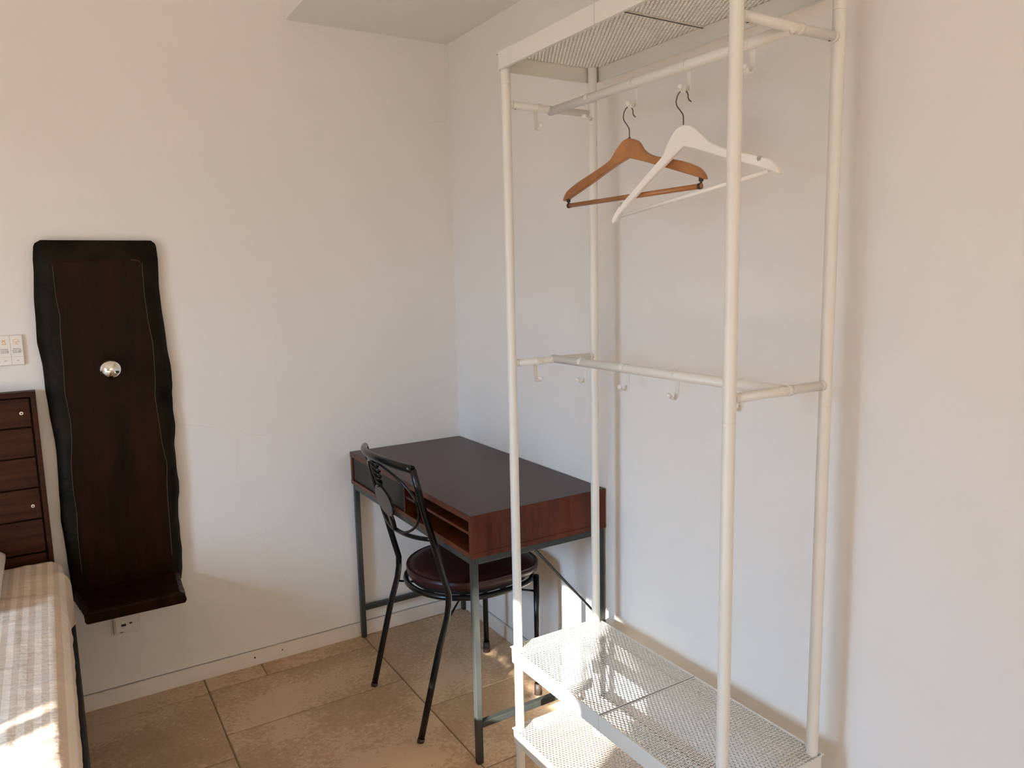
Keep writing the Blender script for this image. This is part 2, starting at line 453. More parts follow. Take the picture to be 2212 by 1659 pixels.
# ================================================================ RACK
X1, X2, Y1, Y2 = -0.3849, -0.106, -1.0659, -1.8289
XM = (X1 + X2) / 2
OX0, OX1, OY0, OY1 = X1 - 0.0195, X2 + 0.0195, Y2 - 0.0195, Y1 + 0.0165
rack = thing('clothes_rack', (XM, (Y1 + Y2) / 2, 0), 'tall white metal open wardrobe rack with mesh shelves against the right wall', 'clothes rack')
for (x, y) in ((X1, Y1), (X2, Y1), (X1, Y2), (X2, Y2)):
    m = MB(); R0 = 0.0125
    cuts = [0.0, 1.149, 1.911, 1.982]
    for za, zb in zip(cuts, cuts[1:]):
        m.tube([(x, y, za), (x, y, zb - (0.0009 if zb < 1.98 else 0))], R0, 28)
        if zb < 1.98: m.tube([(x, y, zb - 0.002), (x, y, zb + 0.001)], R0 - 0.0011, 28)
    m.build('post', M['white_metal'], rack, fix=False)

def lip_outline(inset=0.0, r=0.018, seg=6):
    pts = []
    x0, x1, y0, y1 = OX0 + inset, OX1 - inset, OY0 + inset, OY1 - inset
    rr = max(0.001, r - inset)
    for cx, cy, a0 in ((x1 - rr, y1 - rr, 0), (x0 + rr, y1 - rr, PI / 2), (x0 + rr, y0 + rr, PI), (x1 - rr, y0 + rr, 1.5 * PI)):
        for k in range(seg + 1):
            a = a0 + PI / 2 * k / seg
            pts.append((cx + rr * math.cos(a), cy + rr * math.sin(a)))
    return pts
YS = -1.459   # seam between the two mesh panels of each shelf
def clip_seg(p, d, x0, x1, y0, y1):
    t0, t1 = -1e9, 1e9
    for a in (0, 1):
        lo, hi = ((x0, x1), (y0, y1))[a]
        if abs(d[a]) < 1e-9: continue
        ta, tb = (lo - p[a]) / d[a], (hi - p[a]) / d[a]
        if ta > tb: ta, tb = tb, ta
        t0 = max(t0, ta); t1 = min(t1, tb)
    return (t0, t1) if t1 - t0 > 0.0005 else None
def mesh_panel(ztop, y0, y1, parent):
    """expanded steel: two families of thin strands crossing into diamonds"""
    m = MB(); x0, x1 = OX0 + 0.0015, OX1 - 0.0015
    A, B = 0.01035, 0.0170     # full diamond diagonals in x and in y
    wd_, th = 0.00132, 0.0006
    L = math.hypot(A, B)
    for sgn in (1, -1):
        d = (A / L, sgn * B / L); nn = (-d[1], d[0])
        k0 = int(-(x1 - x0) / A - (y1 - y0) / B) - 3
        for k in range(k0, -k0):
            p = ((x0 + x1) / 2 + k * A, YS if sgn > 0 else YS)
            c = clip_seg(p, d, x0, x1, y0, y1)
            if not c: continue
            a = (p[0] + d[0] * c[0], p[1] + d[1] * c[0]); b = (p[0] + d[0] * c[1], p[1] + d[1] * c[1])
            V = []
            for q in (a, b):
                for sw, sz in ((-1, -1), (1, -1), (1, 1), (-1, 1)):
                    V.append((q[0] + nn[0] * sw * wd_, q[1] + nn[1] * sw * wd_, ztop - 0.0014 + sz * th))
            m.add(V, [(0, 1, 5, 4), (1, 2, 6, 5), (2, 3, 7, 6), (3, 0, 4, 7)])
    b_ = 0.0022
    m.box((x0, y0, ztop - 0.002), (x1, y0 + b_, ztop - 0.0006)); m.box((x0, y1 - b_, ztop - 0.002), (x1, y1, ztop - 0.0006))
    m.box((x0, y0 + b_, ztop - 0.002), (x0 + b_, y1 - b_, ztop - 0.0006)); m.box((x1 - b_, y0 + b_, ztop - 0.002), (x1, y1 - b_, ztop - 0.0006))
    ys = y0 if abs(y0 - YS) < 0.01 else y1
    s_ = 1 if ys == y0 else -1
    m.box((x0 + 0.002, min(ys, ys + s_ * 0.0012), ztop - 0.005), (x1 - 0.002, max(ys, ys + s_ * 0.0012), ztop - 0.002))
    return m.build('mesh_panel', M['white_metal'], parent, fix=False)
def shelf(z0, z1):
    m = MB()
    o, i = lip_outline(0), lip_outline(0.0015)
    n = len(o)
    V = [(x, y, z0) for x, y in o] + [(x, y, z1) for x, y in o] + [(x, y, z0) for x, y in i] + [(x, y, z1) for x, y in i]
    F = []
    for k in range(n):
        k2 = (k + 1) % n
        F += [(k, k2, n + k2, n + k), (2 * n + k, 3 * n + k, 3 * n + k2, 2 * n + k2), (n + k, n + k2, 3 * n + k2, 3 * n + k), (k, 2 * n + k, 2 * n + k2, k2)]
    m.add(V, F)
    # small folded flange round the lower edge
    j = lip_outline(0.008)
    V = [(x, y, z0) for x, y in i] + [(x, y, z0) for x, y in j] + [(x, y, z0 + 0.0012) for x, y in i] + [(x, y, z0 + 0.0012) for x, y in j]
    F = []
    for k in range(n):
        k2 = (k + 1) % n
        F += [(k, n + k, n + k2, k2), (2 * n + k, 2 * n + k2, 3 * n + k2, 3 * n + k), (n + k, 3 * n + k, 3 * n + k2, n + k2)]
    m.add(V, F)
    # seam strip on both long sides
    for x in (OX0 - 0.0003, OX1 - 0.0003):
        m.box((x, YS - 0.0005, z0), (x + 0.0006, YS + 0.0005, z1 - 0.001), 1)
    s_ = m.build('shelf', [M['white_metal'], M['white_gap']], rack, fix=False)
    g = MB(); g.box((OX0 + 0.002, YS - 0.0014, z1 - 0.006), (OX1 - 0.002, YS + 0.0014, z1 - 0.0012))
    g = g.build('seam_strip', M['desk_metal'], None); g.parent = s_
    for ya, yb in ((OY0 + 0.0015, YS - 0.0018), (YS + 0.0018, OY1 - 0.0015)):
        p = mesh_panel(z1, ya, yb, None)
        p.parent = s_
    return s_
for z0, z1 in ((1.945, 1.987), (0.337, 0.379), (0.088, 0.128)): shelf(z0, z1)
for y in (Y1, Y2):
    for z in (1.8616, 1.1918):
        m = MB(); m.tube([(X1 + 0.009, y, z), (X2 - 0.009, y, z)], 0.0095, 20)
        for xx, sg in ((X1, 1), (X2, -1)):     # welded collar with a screw from below
            m.tube([(xx + sg * 0.011, y, z), (xx + sg * 0.018, y, z)], [0.0108, 0.0096], 20)
            m.tube([(xx + sg * 0.027, y, z - 0.0098), (xx + sg * 0.027, y, z - 0.0085)], 0.0022, 10, 1)
        if y == Y2:
            m.tube([(XM + 0.018, y, z), (XM + 0.030, y, z)], 0.0112, 24)
        m.build('crossbar', [M['white_metal'], M['slot_and_shade']], rack)
for z in (1.857, 1.194):
    m = MB(); m.tube([(XM, Y1 + 0.004, z), (XM, Y2 - 0.004, z)], 0.0112, 24)
    m.tube([(XM, Y1 + 0.0095, z), (XM, Y1 + 0.004, z)], [0.006, 0.0108], 20); m.tube([(XM, Y2 - 0.0095, z), (XM, Y2 - 0.004, z)], [0.006, 0.0108], 20)
    m.build('hanging_rail', M['white_metal'], rack)

# rail hooks: a band over the rail, a J below and a round knob at its tip
def hook_mesh():
    c = []; R = 0.0122
    for a in range(200, -31, -15):
        t = math.radians(a); c.append((R * math.cos(t), R * math.sin(t)))
    c += [(0.0115, -0.014), (0.0105, -0.030), (0.0095, -0.042)]
    for a in range(0, -171, -15):
        t = math.radians(a); c.append((-0.0005 + 0.010 * math.cos(t), -0.044 + 0.011 * math.sin(t)))
    m = MB(); W = 0.0062; th = 0.0008
    rows = []
    for i, (x, z) in enumerate(c):
        a = c[max(0, i - 1)]; b = c[min(len(c) - 1, i + 1)]
        d = Vector((b[0] - a[0], b[1] - a[1])).normalized(); n = Vector((-d.y, d.x))
        rows.append([(x + n.x * th, -W, z + n.y * th), (x + n.x * th, W, z + n.y * th), (x - n.x * th, W, z - n.y * th), (x - n.x * th, -W, z - n.y * th)])
    m.grid(rows, smooth=False, closed=True)
    m.add(rows[0], [(0, 1, 2, 3)]); m.add(rows[-1], [(3, 2, 1, 0)])
    me1 = m
    k = MB(); k.sphere((-0.0145, 0, -0.0445), 0.0062, 16, 10)
    k.tube([(-0.0100, 0, -0.0445), (-0.0145, 0, -0.0445)], 0.0040, 12)
    return me1, k
hk, kb = hook_mesh()
hook0 = thing('rail_hook', (0, 0, 0), 'x', 'hook')
hb_ = hk.build('hook_band', M['white_metal'], hook0); hkn = kb.build('knob', M['white_metal'], hook0)
hkn['label'] = 'round white knob'
HOOKS = [
    (XM, -1.140, 1.857, 0.10, 'white rail hook on upper rail beside the back post, nearest the corner', 'hooks on the upper rail'),
    (-0.288, -1.066, 1.8595, PI / 2, 'white band hook hanging on the short upper left crossbar, knob turned outward', 'hooks on the short crossbars'),
    (XM, -1.232, 1.857, 0.0, 'empty white hook on the upper rail nearest the corner, beside the back post', 'hooks on the upper rail'),
    (XM, -1.395, 1.857, 0.0, 'white rail hook on the upper rail carrying the brown wooden hanger', 'hooks on the upper rail'),
    (XM, -1.565, 1.857, 0.0, 'white rail hook on the upper rail carrying the white hanger', 'hooks on the upper rail'),
    (XM, -1.735, 1.857, 0.0, 'empty white hook on upper rail just right of the front post', 'hooks on the upper rail'),
    (-0.302, -1.066, 1.1895, PI / 2, 'white band hook on the short middle left crossbar, knob turned outward', 'hooks on the short crossbars'),
    (XM, -1.193, 1.194, 0.0, 'white hook on the middle rail just left of the back post', 'hooks on the middle rail'),
    (XM, -1.365, 1.194, 0.0, 'white hook on the middle rail, first one right of the back post', 'hooks on the middle rail'),
    (XM, -1.538, 1.194, 0.0, 'white hook on the middle rail, second one right of the back post', 'hooks on the middle rail'),
    (XM, -1.725, 1.194, 0.0, 'white hook on the middle rail half hidden behind the front post', 'hooks on the middle rail'),
]
HOOKS = HOOKS[1:]  # the rail end nearest the corner carries its hooks on the crossbar
first = True
for (x, y, z, rz, lab, grp) in HOOKS:
    if first: r, first = hook0, False
    else:
        r = hook0.copy(); COL.objects.link(r)
        for ch in (hb_, hkn):
            c = ch.copy(); COL.objects.link(c); c.parent = r
    r.location = (x, y, z); r.rotation_euler = (0, 0, rz); tag(r, lab, 'hook', grp)

# ---------------------------------------------------------------- hangers
def hanger(name, x0, y0, z0, th, outline, inner, mat, label, wire_r, white):
    n = Vector((math.cos(th), -math.sin(th), 0)); e = Vector((math.sin(th), math.cos(th), 0)); P0 = Vector((x0, y0, z0))
    def mp(u, v, t): return P0 + e * u + Vector((0, 0, v)) + n * t
    o = thing(name, (x0, y0, z0 - 0.15), label, 'hanger')
    tl, tr = outline; il, ir = inner
    # top contour from left tip to right tip and inner contour, resampled by arc length
    top = [Vector((u, v, 0)) for u, v in (tl[::-1] + tr[1:])]
    bot = [Vector((u, v, 0)) for u, v in (il + ir[::-1][1:])]
    def resample(P, k):
        P = smooth_path(P, 6); L = [0]
        for a, b in zip(P, P[1:]): L.append(L[-1] + (b - a).length)
        out = []
        for i in range(k):
            s_ = L[-1] * i / (k - 1); j = 0
            while j < len(L) - 2 and L[j + 1] < s_: j += 1
            f = (s_ - L[j]) / max(1e-9, L[j + 1] - L[j]); out.append(P[j].lerp(P[j + 1], min(1, f)))
        return out
    for side, (a, b) in enumerate((([Vector((u, v, 0)) for u, v in tl[::-1]], [Vector((u, v, 0)) for u, v in il]),
                                   ([Vector((u, v, 0)) for u, v in tr], [Vector((u, v, 0)) for u, v in ir[::-1]]))):
        T = resample(a, 40); Bt = resample(b, 40)
        m = MB(); rows = []
        h = 0.0062 if not white else 0.006
        for p, q in zip(T, Bt):
            ins = 0.002
            d = (p - q); d = d.normalized() * ins if d.length > 1e-6 else Vector((0, 0, 0))
            rows.append([mp(p.x - d.x, p.y - d.y, -h), mp(p.x, p.y, -h + ins), mp(p.x, p.y, h - ins), mp(p.x - d.x, p.y - d.y, h),
                         mp(q.x + d.x, q.y + d.y, h), mp(q.x, q.y, h - ins), mp(q.x, q.y, -h + ins), mp(q.x + d.x, q.y + d.y, -h)])
        m.grid(rows, smooth=False, closed=True)
        m.add(rows[0], [tuple(range(8))]); m.add(rows[-1], [tuple(range(8))[::-1]])
        a_ = m.build('hanger_arm', mat, o)
        if white:
            nt_ = MB(); u_, v_ = ((0.170, -0.1510), (-0.188, -0.0925))[side]
            nt_.tube([mp(u_, v_ - 0.0005, -h - 0.0006), mp(u_, v_ - 0.0005, h + 0.0006)], 0.0048, 14)
            c = nt_.build('notch', M['notch_grey'], None); c.parent = a_  # grey plug marks the notch in the arm
    return o, mp
# brown hanger
o1, mp1 = hanger('wooden_hanger', -0.25, -1.3867, 1.7371, -0.10,
    ([(-0.003, -0.001), (0.014, -0.005), (0.032, -0.018), (0.047, -0.034), (0.062, -0.045), (0.105, -0.061), (0.167, -0.081), (0.21, -0.099), (0.223, -0.112), (0.228, -0.122)],
     [(-0.003, -0.001), (-0.022, -0.007), (-0.036, -0.016), (-0.050, -0.034), (-0.081, -0.051), (-0.159, -0.072), (-0.203, -0.090), (-0.221, -0.105), (-0.227, -0.118)]),
    ([(0.221, -0.124), (0.201, -0.118), (0.126, -0.091), (0.047, -0.061), (-0.002, -0.0455)],
     [(-0.222, -0.1185), (-0.206, -0.112), (-0.121, -0.083), (-0.049, -0.059), (-0.002, -0.0455)]),
    M['beech'], 'brown wooden suit hanger with bronze hook and trouser bar, on the upper rail', 0.0018, False)
m = MB(); m.tube([mp1(0.212, -0.1365, 0), mp1(-0.2135, -0.131, 0)], 0.0058, 14); m.build('trouser_bar', M['beech'], o1)
for u, v0 in ((0.2115, -0.118), (-0.2120, -0.112)):
    m = MB(); m.tube([mp1(u, v0, 0), mp1(u, v0 - 0.009, 0)], 0.0052, 12)
    m.tube([mp1(u, v0 - 0.009, 0), mp1(u, v0 - 0.013, 0)], 0.0025, 8)
    s_ = 1 if u > 0 else -1
    m.tube([mp1(u - s_ * 0.006, -0.136 if u > 0 else -0.131, 0), mp1(u + s_ * 0.001, -0.1365 if u > 0 else -0.131, 0)], 0.0066, 14)
    m.build('bar_clip', M['rubber'], o1)
def hook_wire(mp, o, top):
    P = [mp(-0.003, -0.004, 0), mp(-0.003, 0.008, 0), mp(-0.002, 0.020, 0), mp(0.005, 0.030, 0), mp(0.014, 0.041, 0), mp(0.0165, 0.050, 0), mp(0.014, 0.060, 0)]
    for a in range(30, 200, 20):
        t = math.radians(a); P.append(mp(0.000 + 0.0145 * math.cos(t), top - 0.0145 + 0.0145 * math.sin(t), 0))
    P += [mp(-0.017, top - 0.022, 0), mp(-0.022, top - 0.026, 0)]
    m = MB(); m.tube(smooth_path(P, 5), 0.0013, 10)
    m.build('wire_hook', M['wire'], o)
hook_wire(mp1, o1, 0.0692)
m = MB(); m.tube([mp1(-0.003, -0.0035, 0), mp1(-0.003, 0.001, 0)], 0.0028, 10); m.build('ferrule', M['wire'], o1)
# white hanger
o2, mp2 = hanger('wooden_hanger', -0.25, -1.5616, 1.7355, -0.16,
    ([(-0.005, -0.001), (0.013, -0.006), (0.027, -0.022), (0.039, -0.041), (0.048, -0.057), (0.092, -0.092), (0.158, -0.1435), (0.175, -0.157), (0.191, -0.175), (0.197, -0.188)],
     [(-0.005, -0.001), (-0.025, -0.005), (-0.048, -0.023), (-0.068, -0.041), (-0.085, -0.052), (-0.112, -0.064), (-0.146, -0.076), (-0.186, -0.0885), (-0.208, -0.096), (-0.223, -0.109), (-0.232, -0.126)]),
    ([(0.192, -0.192), (0.184, -0.187), (0.172, -0.173), (0.111, -0.126), (0.042, -0.077), (-0.008, -0.0445)],
     [(-0.229, -0.128), (-0.219, -0.122), (-0.189, -0.110), (-0.112, -0.082), (-0.057, -0.062), (-0.008, -0.0445)]),
    M['white_wood'], 'white painted wooden hanger with grey wire hook, overlapping the brown one', 0.0018, True)
m = MB(); m.tube([mp2(0.176, -0.178, 0), mp2(-0.206, -0.119, 0)], 0.0042, 14); m.build('trouser_bar', M['white_wood'], o2)
hook_wire(mp2, o2, 0.0705)

# ================================================================ DESK
DX0, DX1, DY_0, DY_1 = -0.4847, -0.004, -0.9877, -0.004
DT, DB = 0.760, 0.634
desk = thing('desk', (-0.245, -0.49, 0), 'small dark mahogany desk on a grey steel frame, in the corner', 'desk')
m = MB(); m.box((DX0, DY_0, DT - 0.018), (DX1, DY_1, DT)); m.box((DX0 + 0.0008, DY_0 + 0.0008, DT - 0.0005), (DX1, DY_1, DT + 0.0008), 1)
m.build('desktop', [M['desk_side'], M['desk_top']], desk, bevel=0.0015)
m = MB(); m.box((DX0, DY_0, DB), (DX1, DY_1, DB + 0.016)); m.build('bottom_board', M['desk_side'], desk, bevel=0.001)
for y0, y1 in ((DY_0 + 0.001, DY_0 + 0.016), (-0.020, DY_1)):
    m = MB(); m.box((DX0 + 0.001, y0, DB + 0.016), (DX1, y1, DT - 0.018)); m.build('side_panel', M['desk_side'], desk, bevel=0.001)
m = MB(); m.box((DX0 + 0.004, -0.520, DB + 0.016), (DX1 - 0.014, -0.508, DT - 0.018)); m.build('divider', M['desk_side'], desk)
m = MB(); m.box((DX1 - 0.012, DY_0 + 0.016, DB + 0.016), (DX1 - 0.001, -0.020, DT - 0.018)); m.build('back_panel', M['desk_side'], desk)
m = MB(); m.box((DX0 + 0.008, DY_0 + 0.016, 0.698), (DX1 - 0.014, -0.520, 0.706)); m.build('inner_shelf', M['desk_side'], desk)
m = MB(); m.box((DX0 + 0.006, -0.506, DB + 0.018), (DX0 + 0.020, -0.022, DT - 0.020), 0)
dr = m.build('drawer', [M['desk_panel']], desk, bevel=0.001)
dr['label'] = 'dark green-grey drawer front'
FT = DB; TB = 0.0195
XA, XB, YA, YB = DX0 + 0.003, DX1 - 0.004, DY_0 + 0.003, DY_1 - 0.010
for x0, y0 in ((XA, YA), (XA, YB - TB), (XB - TB, YA), (XB - TB, YB - TB)):
    m = MB(); m.box((x0, y0, 0.012), (x0 + TB, y0 + TB, FT), 0)
    l = m.build('leg', M['desk_metal'], desk, bevel=0.002)
    m = MB(); m.box((x0 + 0.001, y0 + 0.001, 0), (x0 + TB - 0.001, y0 + TB - 0.001, 0.012))
    f = m.build('foot_cap', M['rubber'], None); f.parent = l
    if y0 == YA:
        m = MB(); m.tube([(x0 + TB / 2, y0 + 0.0004, FT - 0.014), (x0 + TB / 2, y0 - 0.0015, FT - 0.014)], 0.0038, 12)
        f = m.build('bolt', M['socket'], None); f.parent = l
for lo, hi in (((XA + TB, YA, FT - TB), (XB - TB, YA + TB, FT)), ((XA + TB, YB - TB, FT - TB), (XB - TB, YB, FT)),
               ((XA, YA + TB, FT - TB), (XA + TB, YB - TB, FT)), ((XB - TB, YA + TB, FT - TB), (XB, YB - TB, FT))):
    m = MB(); m.box(lo, hi); m.build('frame_rail', M['desk_metal'], desk, bevel=0.002)
for y in (YA, YB - TB):
    m = MB(); m.box((XA + TB, y, 0.112), (XB - TB, y + TB, 0.112 + TB)); m.build('stretcher', M['desk_metal'], desk, bevel=0.002)
for y in (YA + 0.013, YB - 0.013):
    m = MB(); m.tube([(-0.262, y, FT - TB - 0.001), (-0.034, y, 0.350)], 0.0042, 10); m.build('brace', M['desk_metal'], desk)

# ================================================================ CHAIR
chair = thing('bistro_chair', (-0.34, -0.59, 0), 'black tubular metal bistro chair with burgundy seat pad, pushed under the desk', 'chair')
TR = 0.0105
YN, YFR = -0.787, -0.398; YC = (YN + YFR) / 2
def post_x(z):
    return interp([(0.872, -0.566), (0.741, -0.537), (0.604, -0.500), (0.50, -0.474), (0.455, -0.462), (0.42, -0.463), (0.38, -0.470), (0.29, -0.500), (0.0, -0.577)], z)
for y in (YN, YFR):
    zs = [0.868, 0.80, 0.741, 0.67, 0.604, 0.55, 0.50, 0.475, 0.455, 0.44, 0.42, 0.40, 0.38, 0.34, 0.29, 0.20, 0.10, 0.012]
    m = MB(); m.tube([(post_x(z), y + (0.004 if y < YC else -0.004) * max(0, (z - 0.45)) * 4 * 0 , z) for z in zs], TR, 16)
    l = m.build('rear_leg', M['black_metal'], chair)
    m = MB(); m.tube([(post_x(0.012), y, 0.012), (post_x(0), y, 0.0)], TR + 0.0008, 14); f = m.build('foot_cap', M['rubber'], None); f.parent = l
for y in (-0.762, -0.36 - 0.045):
    xx = -0.122
    m = MB(); m.tube([(xx, y, 0.428), (xx, y, 0.035)], 0.0100, 16)
    l = m.build('front_leg', M['black_metal'], chair)
    m = MB(); m.tube([(xx, y, 0.040), (xx, y, 0.0)], [0.0125, 0.0140], 14); f = m.build('foot_cap', M['rubber'], None); f.parent = l
def bulge(y, a): return -a * (1 - ((y - YC) / (YN - YC)) ** 2)
def back_pt(y, z, a=0.050): return (post_x(z) + bulge(y, a), y, z)
# top rail: flat-ish tube bowed backwards
m = MB(); P = [back_pt(YN + (YFR - YN) * i / 24, 0.866 + 0.012 * (1 - ((i - 12) / 12) ** 2)) for i in range(25)]
rows = []
for i, p in enumerate(P):
    d = (Vector(P[min(24, i + 1)]) - Vector(P[max(0, i - 1)])).normalized(); n_ = Vector((0, 0, 1)).cross(d).normalized()
    rows.append([Vector(p) + n_ * (0.0105 * math.cos(2 * PI * j / 16)) + Vector((0, 0, 0.0125 * math.sin(2 * PI * j / 16))) for j in range(16)])
m.grid(rows, closed=True); m.add(rows[0], [tuple(range(16))]); m.add(rows[-1], [tuple(range(16))[::-1]])
m.build('top_rail', M['black_metal'], chair)
m = MB(); m.tube([back_pt(YN + (YFR - YN) * i / 20, 0.640 - 0.016 * (1 - ((i - 10) / 10) ** 2), 0.040) for i in range(21)], 0.0070, 14)
m.build('lower_rail', M['black_metal'], chair)
m = MB(); P = []
for i in range(48):
    a = 2 * PI * i / 48; y = YC + 0.176 * math.cos(a); z = 0.742 + 0.117 * math.sin(a)
    P.append(back_pt(y, z, 0.046))
m.tube(P, 0.0042, 10, closed=True); m.build('back_ring', M['black_metal'], chair)
# round medallion
m = MB()
cz = 0.728; c0 = Vector(back_pt(YC, cz, 0.047)); slope = Vector((post_x(0.78) - post_x(0.68), 0, 0.10)).normalized(); nrm = slope.cross(Vector((0, 1, 0))).normalized()
for t0, t1, r0, r1 in ((-0.004, 0.004, 0.050, 0.050),):
    rows = [[c0 + nrm * t + (Vector((0, 1.22, 0)) * math.cos(2 * PI * j / 36) + slope * math.sin(2 * PI * j / 36)) * r for j in range(36)] for t, r in ((-0.0045, 0.0), (-0.0045, 0.051), (-0.002, 0.0545), (0.002, 0.0545), (0.0045, 0.051), (0.0045, 0.0))]
    m.grid(rows, closed=True, smooth=False)
m.build('medallion', M['black_metal'], chair)
# upper ornament: braided wire, lower ornament: leaf
m = MB()
for k in range(3):
    P = []
    for i in range(30):
        t = i / 29; z = 0.862 - t * 0.086; ph = 2 * PI * (t * 1.6 + k / 3)
        wv = 0.017 * math.sin(PI * min(1, t * 1.1 + 0.12)) + 0.003
        b = Vector(back_pt(YC, z, 0.048)); P.append(b + Vector((0, 1.35 * wv * math.cos(ph), 0)) + nrm * (0.006 * math.sin(ph)))
    m.tube(P, 0.0048, 8)
m.build('braided_ornament', M['black_metal'], chair)
m = MB(); rows = []
for i in range(13):
    t = i / 12; z = 0.684 - t * 0.058; wv = 0.004 + 0.017 * math.sin(PI * (0.15 + 0.8 * t)); b = Vector(back_pt(YC, z, 0.044))
    rows.append([b + Vector((0, wv * math.cos(2 * PI * j / 14), 0)) + nrm * (0.007 * math.sin(2 * PI * j / 14)) for j in range(14)])
m.grid(rows, closed=True); m.add(rows[0], [tuple(range(14))]); m.add(rows[-1], [tuple(range(14))[::-1]])
m.build('leaf_ornament', M['black_metal'], chair)
# seat ring, cross rods and padded seat
def seat_outline(grow=0.0, n=72, front=0.190):
    """round at the back, softly squared at the front"""
    pts = []
    cx = -0.300
    for i in range(n):
        a = 2 * PI * i / n; c, s_ = math.cos(a), math.sin(a)
        if c < 0:
            x = cx + (0.198 + grow) * c; y = YC + (0.200 + grow) * s_
        else:
            e = 2.0 / 3.6
            x = cx + (front + grow) * (abs(c) ** e); y = YC + (0.200 + grow) * math.copysign(abs(s_) ** (1.0 - 0.50 * min(1, c * 2.2)), s_) * (1 - 0.03 * c)
        pts.append((x, y))
    return pts
m = MB(); m.tube([(x, y, 0.420) for x, y in seat_outline(0.004)], 0.0095, 12, closed=True)
m.build('seat_ring', M['black_metal'], chair)
for a, b in (((-0.122, -0.762, 0.372), (-0.468, YFR, 0.365)), ((-0.475, YN, 0.362), (-0.122, -0.405, 0.372))):
    m = MB(); m.tube([a, tuple((p + q) / 2 + (0.004 if i == 2 else 0) for i, (p, q) in enumerate(zip(a, b))), b], 0.0038, 10); m.build('cross_rod', M['black_metal'], chair)
m = MB(); m.prism(seat_outline(-0.012), lambda u, v, t: (u, v, t), 0.424, 0.436); m.build('seat_board', M['socket'], chair)
m = MB(); rows = []
prof = [(0.4365, -0.022), (0.438, -0.006), (0.444, 0.000), (0.456, 0.002), (0.465, 0.000), (0.4675, -0.002), (0.4685, -0.0055), (0.4675, -0.009), (0.4705, -0.013), (0.4745, -0.022), (0.479, -0.045), (0.481, -0.08), (0.4815, -0.13), (0.4815, -0.188)]
for z, g in prof:
    row = []
    for k, (x, y) in enumerate(seat_outline(g if g > -0.1 else -0.1, front=0.222)):
        if g < -0.1:
            f = 1 - (-g - 0.1) / 0.09; x = -0.31 + (x + 0.31) * f; y = YC + (y - YC) * f
        row.append((x, y, z + 0.0010 * noise.noise(Vector((x * 22, y * 22, 1)))))
    rows.append(row)
m.grid(rows, closed=True); m.add(rows[-1], [tuple(range(72))]); m.add(rows[0], [tuple(range(72))[::-1]])
m.build('seat_cushion', M['leather'], chair)
m = MB(); m.tube([(x, y, 0.4665) for x, y in seat_outline(-0.001, front=0.222)], 0.0028, 8, closed=True); cu = m.build('piping', M['leather'], None)
cu.parent = [c for c in chair.children if c.name.startswith('seat_cushion')][0]

# ================================================================ LIVE EDGE WALL PANEL
panel = thing('wall_panel', (-1.28, -0.03, 0.42), 'dark live-edge wooden wall slab with small shelf and mirrored bulb, right of the bed', 'wall panel')
LO = [(1.545, -1.456), (1.508, -1.4605), (1.42, -1.466), (1.325, -1.472), (1.25, -1.473), (1.181, -1.466), (1.10, -1.465), (1.02, -1.462), (0.94, -1.455), (0.855, -1.456), (0.76, -1.460), (0.674, -1.462), (0.58, -1.458), (0.485, -1.455), (0.40, -1.457)]
RO = [(1.545, -1.112), (1.508, -1.110), (1.414, -1.114), (1.33, -1.111), (1.245, -1.106), (1.18, -1.103), (1.12, -1.098), (1.085, -1.097), (1.057, -1.103), (1.0, -1.104), (0.945, -1.101), (0.915, -1.103), (0.882, -1.109), (0.80, -1.108), (0.752, -1.105), (0.71, -1.106), (0.68, -1.113), (0.606, -1.117), (0.505, -1.114), (0.44, -1.118), (0.40, -1.124)]
LI = [(1.56, -1.411), (1.496, -1.411), (1.394, -1.411), (1.33, -1.405), (1.279, -1.409), (1.18, -1.410), (1.089, -1.414), (1.0, -1.407), (0.939, -1.409), (0.86, -1.418), (0.773, -1.420), (0.70, -1.417), (0.618, -1.421), (0.40, -1.420)]
RI = [(1.56, -1.161), (1.496, -1.161), (1.385, -1.162), (1.30, -1.158), (1.233, -1.150), (1.109, -1.152), (1.06, -1.158), (1.015, -1.156), (0.95, -1.152), (0.888, -1.149), (0.82, -1.140), (0.742, -1.146), (0.64, -1.148), (0.529, -1.149), (0.40, -1.152)]
m = MB(); NR = 120; rows = []
ZT, ZB = 1.566, 0.402
for i in range(NR + 1):
    z = ZB + (ZT - ZB) * (i / NR)
    lo, ro, li, ri = interp(LO, z), interp(RO, z), interp(LI, z), interp(RI, z)
    lo += 0.0022 * noise.noise(Vector((z * 14, 1, 0))); ro += 0.0025 * noise.noise(Vector((z * 16, 5, 0)))
    t = max(0.0, (z - 1.500) / (ZT - 1.500)); fr = -0.046 + 0.022 * t ** 1.4   # bevel at the top
    rnd = max(0, (z - 1.545) / (ZT - 1.545)); lo += 0.020 * rnd ** 2.5; ro -= 0.014 * rnd ** 2.5
    back = -0.004; mid = -0.024
    bmp = 0.003 * noise.noise(Vector((3, z * 18, 2)))
    rows.append([(lo + 0.006, back, z), (lo, mid, z), (lo + (li - lo) * 0.5, (mid + fr) / 2 - 0.004 + bmp, z), (li, fr, z),
                 (li * 0.67 + ri * 0.33, fr, z), (li * 0.33 + ri * 0.67, fr, z), (ri, fr, z),
                 (ro + (ri - ro) * 0.5, (mid + fr) / 2 - 0.004 - bmp, z), (ro, mid, z), (ro - 0.006, back, z)])
nc = 10
V = [p for r in rows for p in r]
for i in range(NR):
    z = rows[i][0][2]
    for j in range(nc):
        j2 = (j + 1) % nc
        rim = j in (0, 1, 2, 6, 7, 8) or z > 1.500
        m.add([V[i * nc + j], V[i * nc + j2], V[(i + 1) * nc + j2], V[(i + 1) * nc + j]], [(0, 1, 2, 3)], 1 if rim else 0, rim)
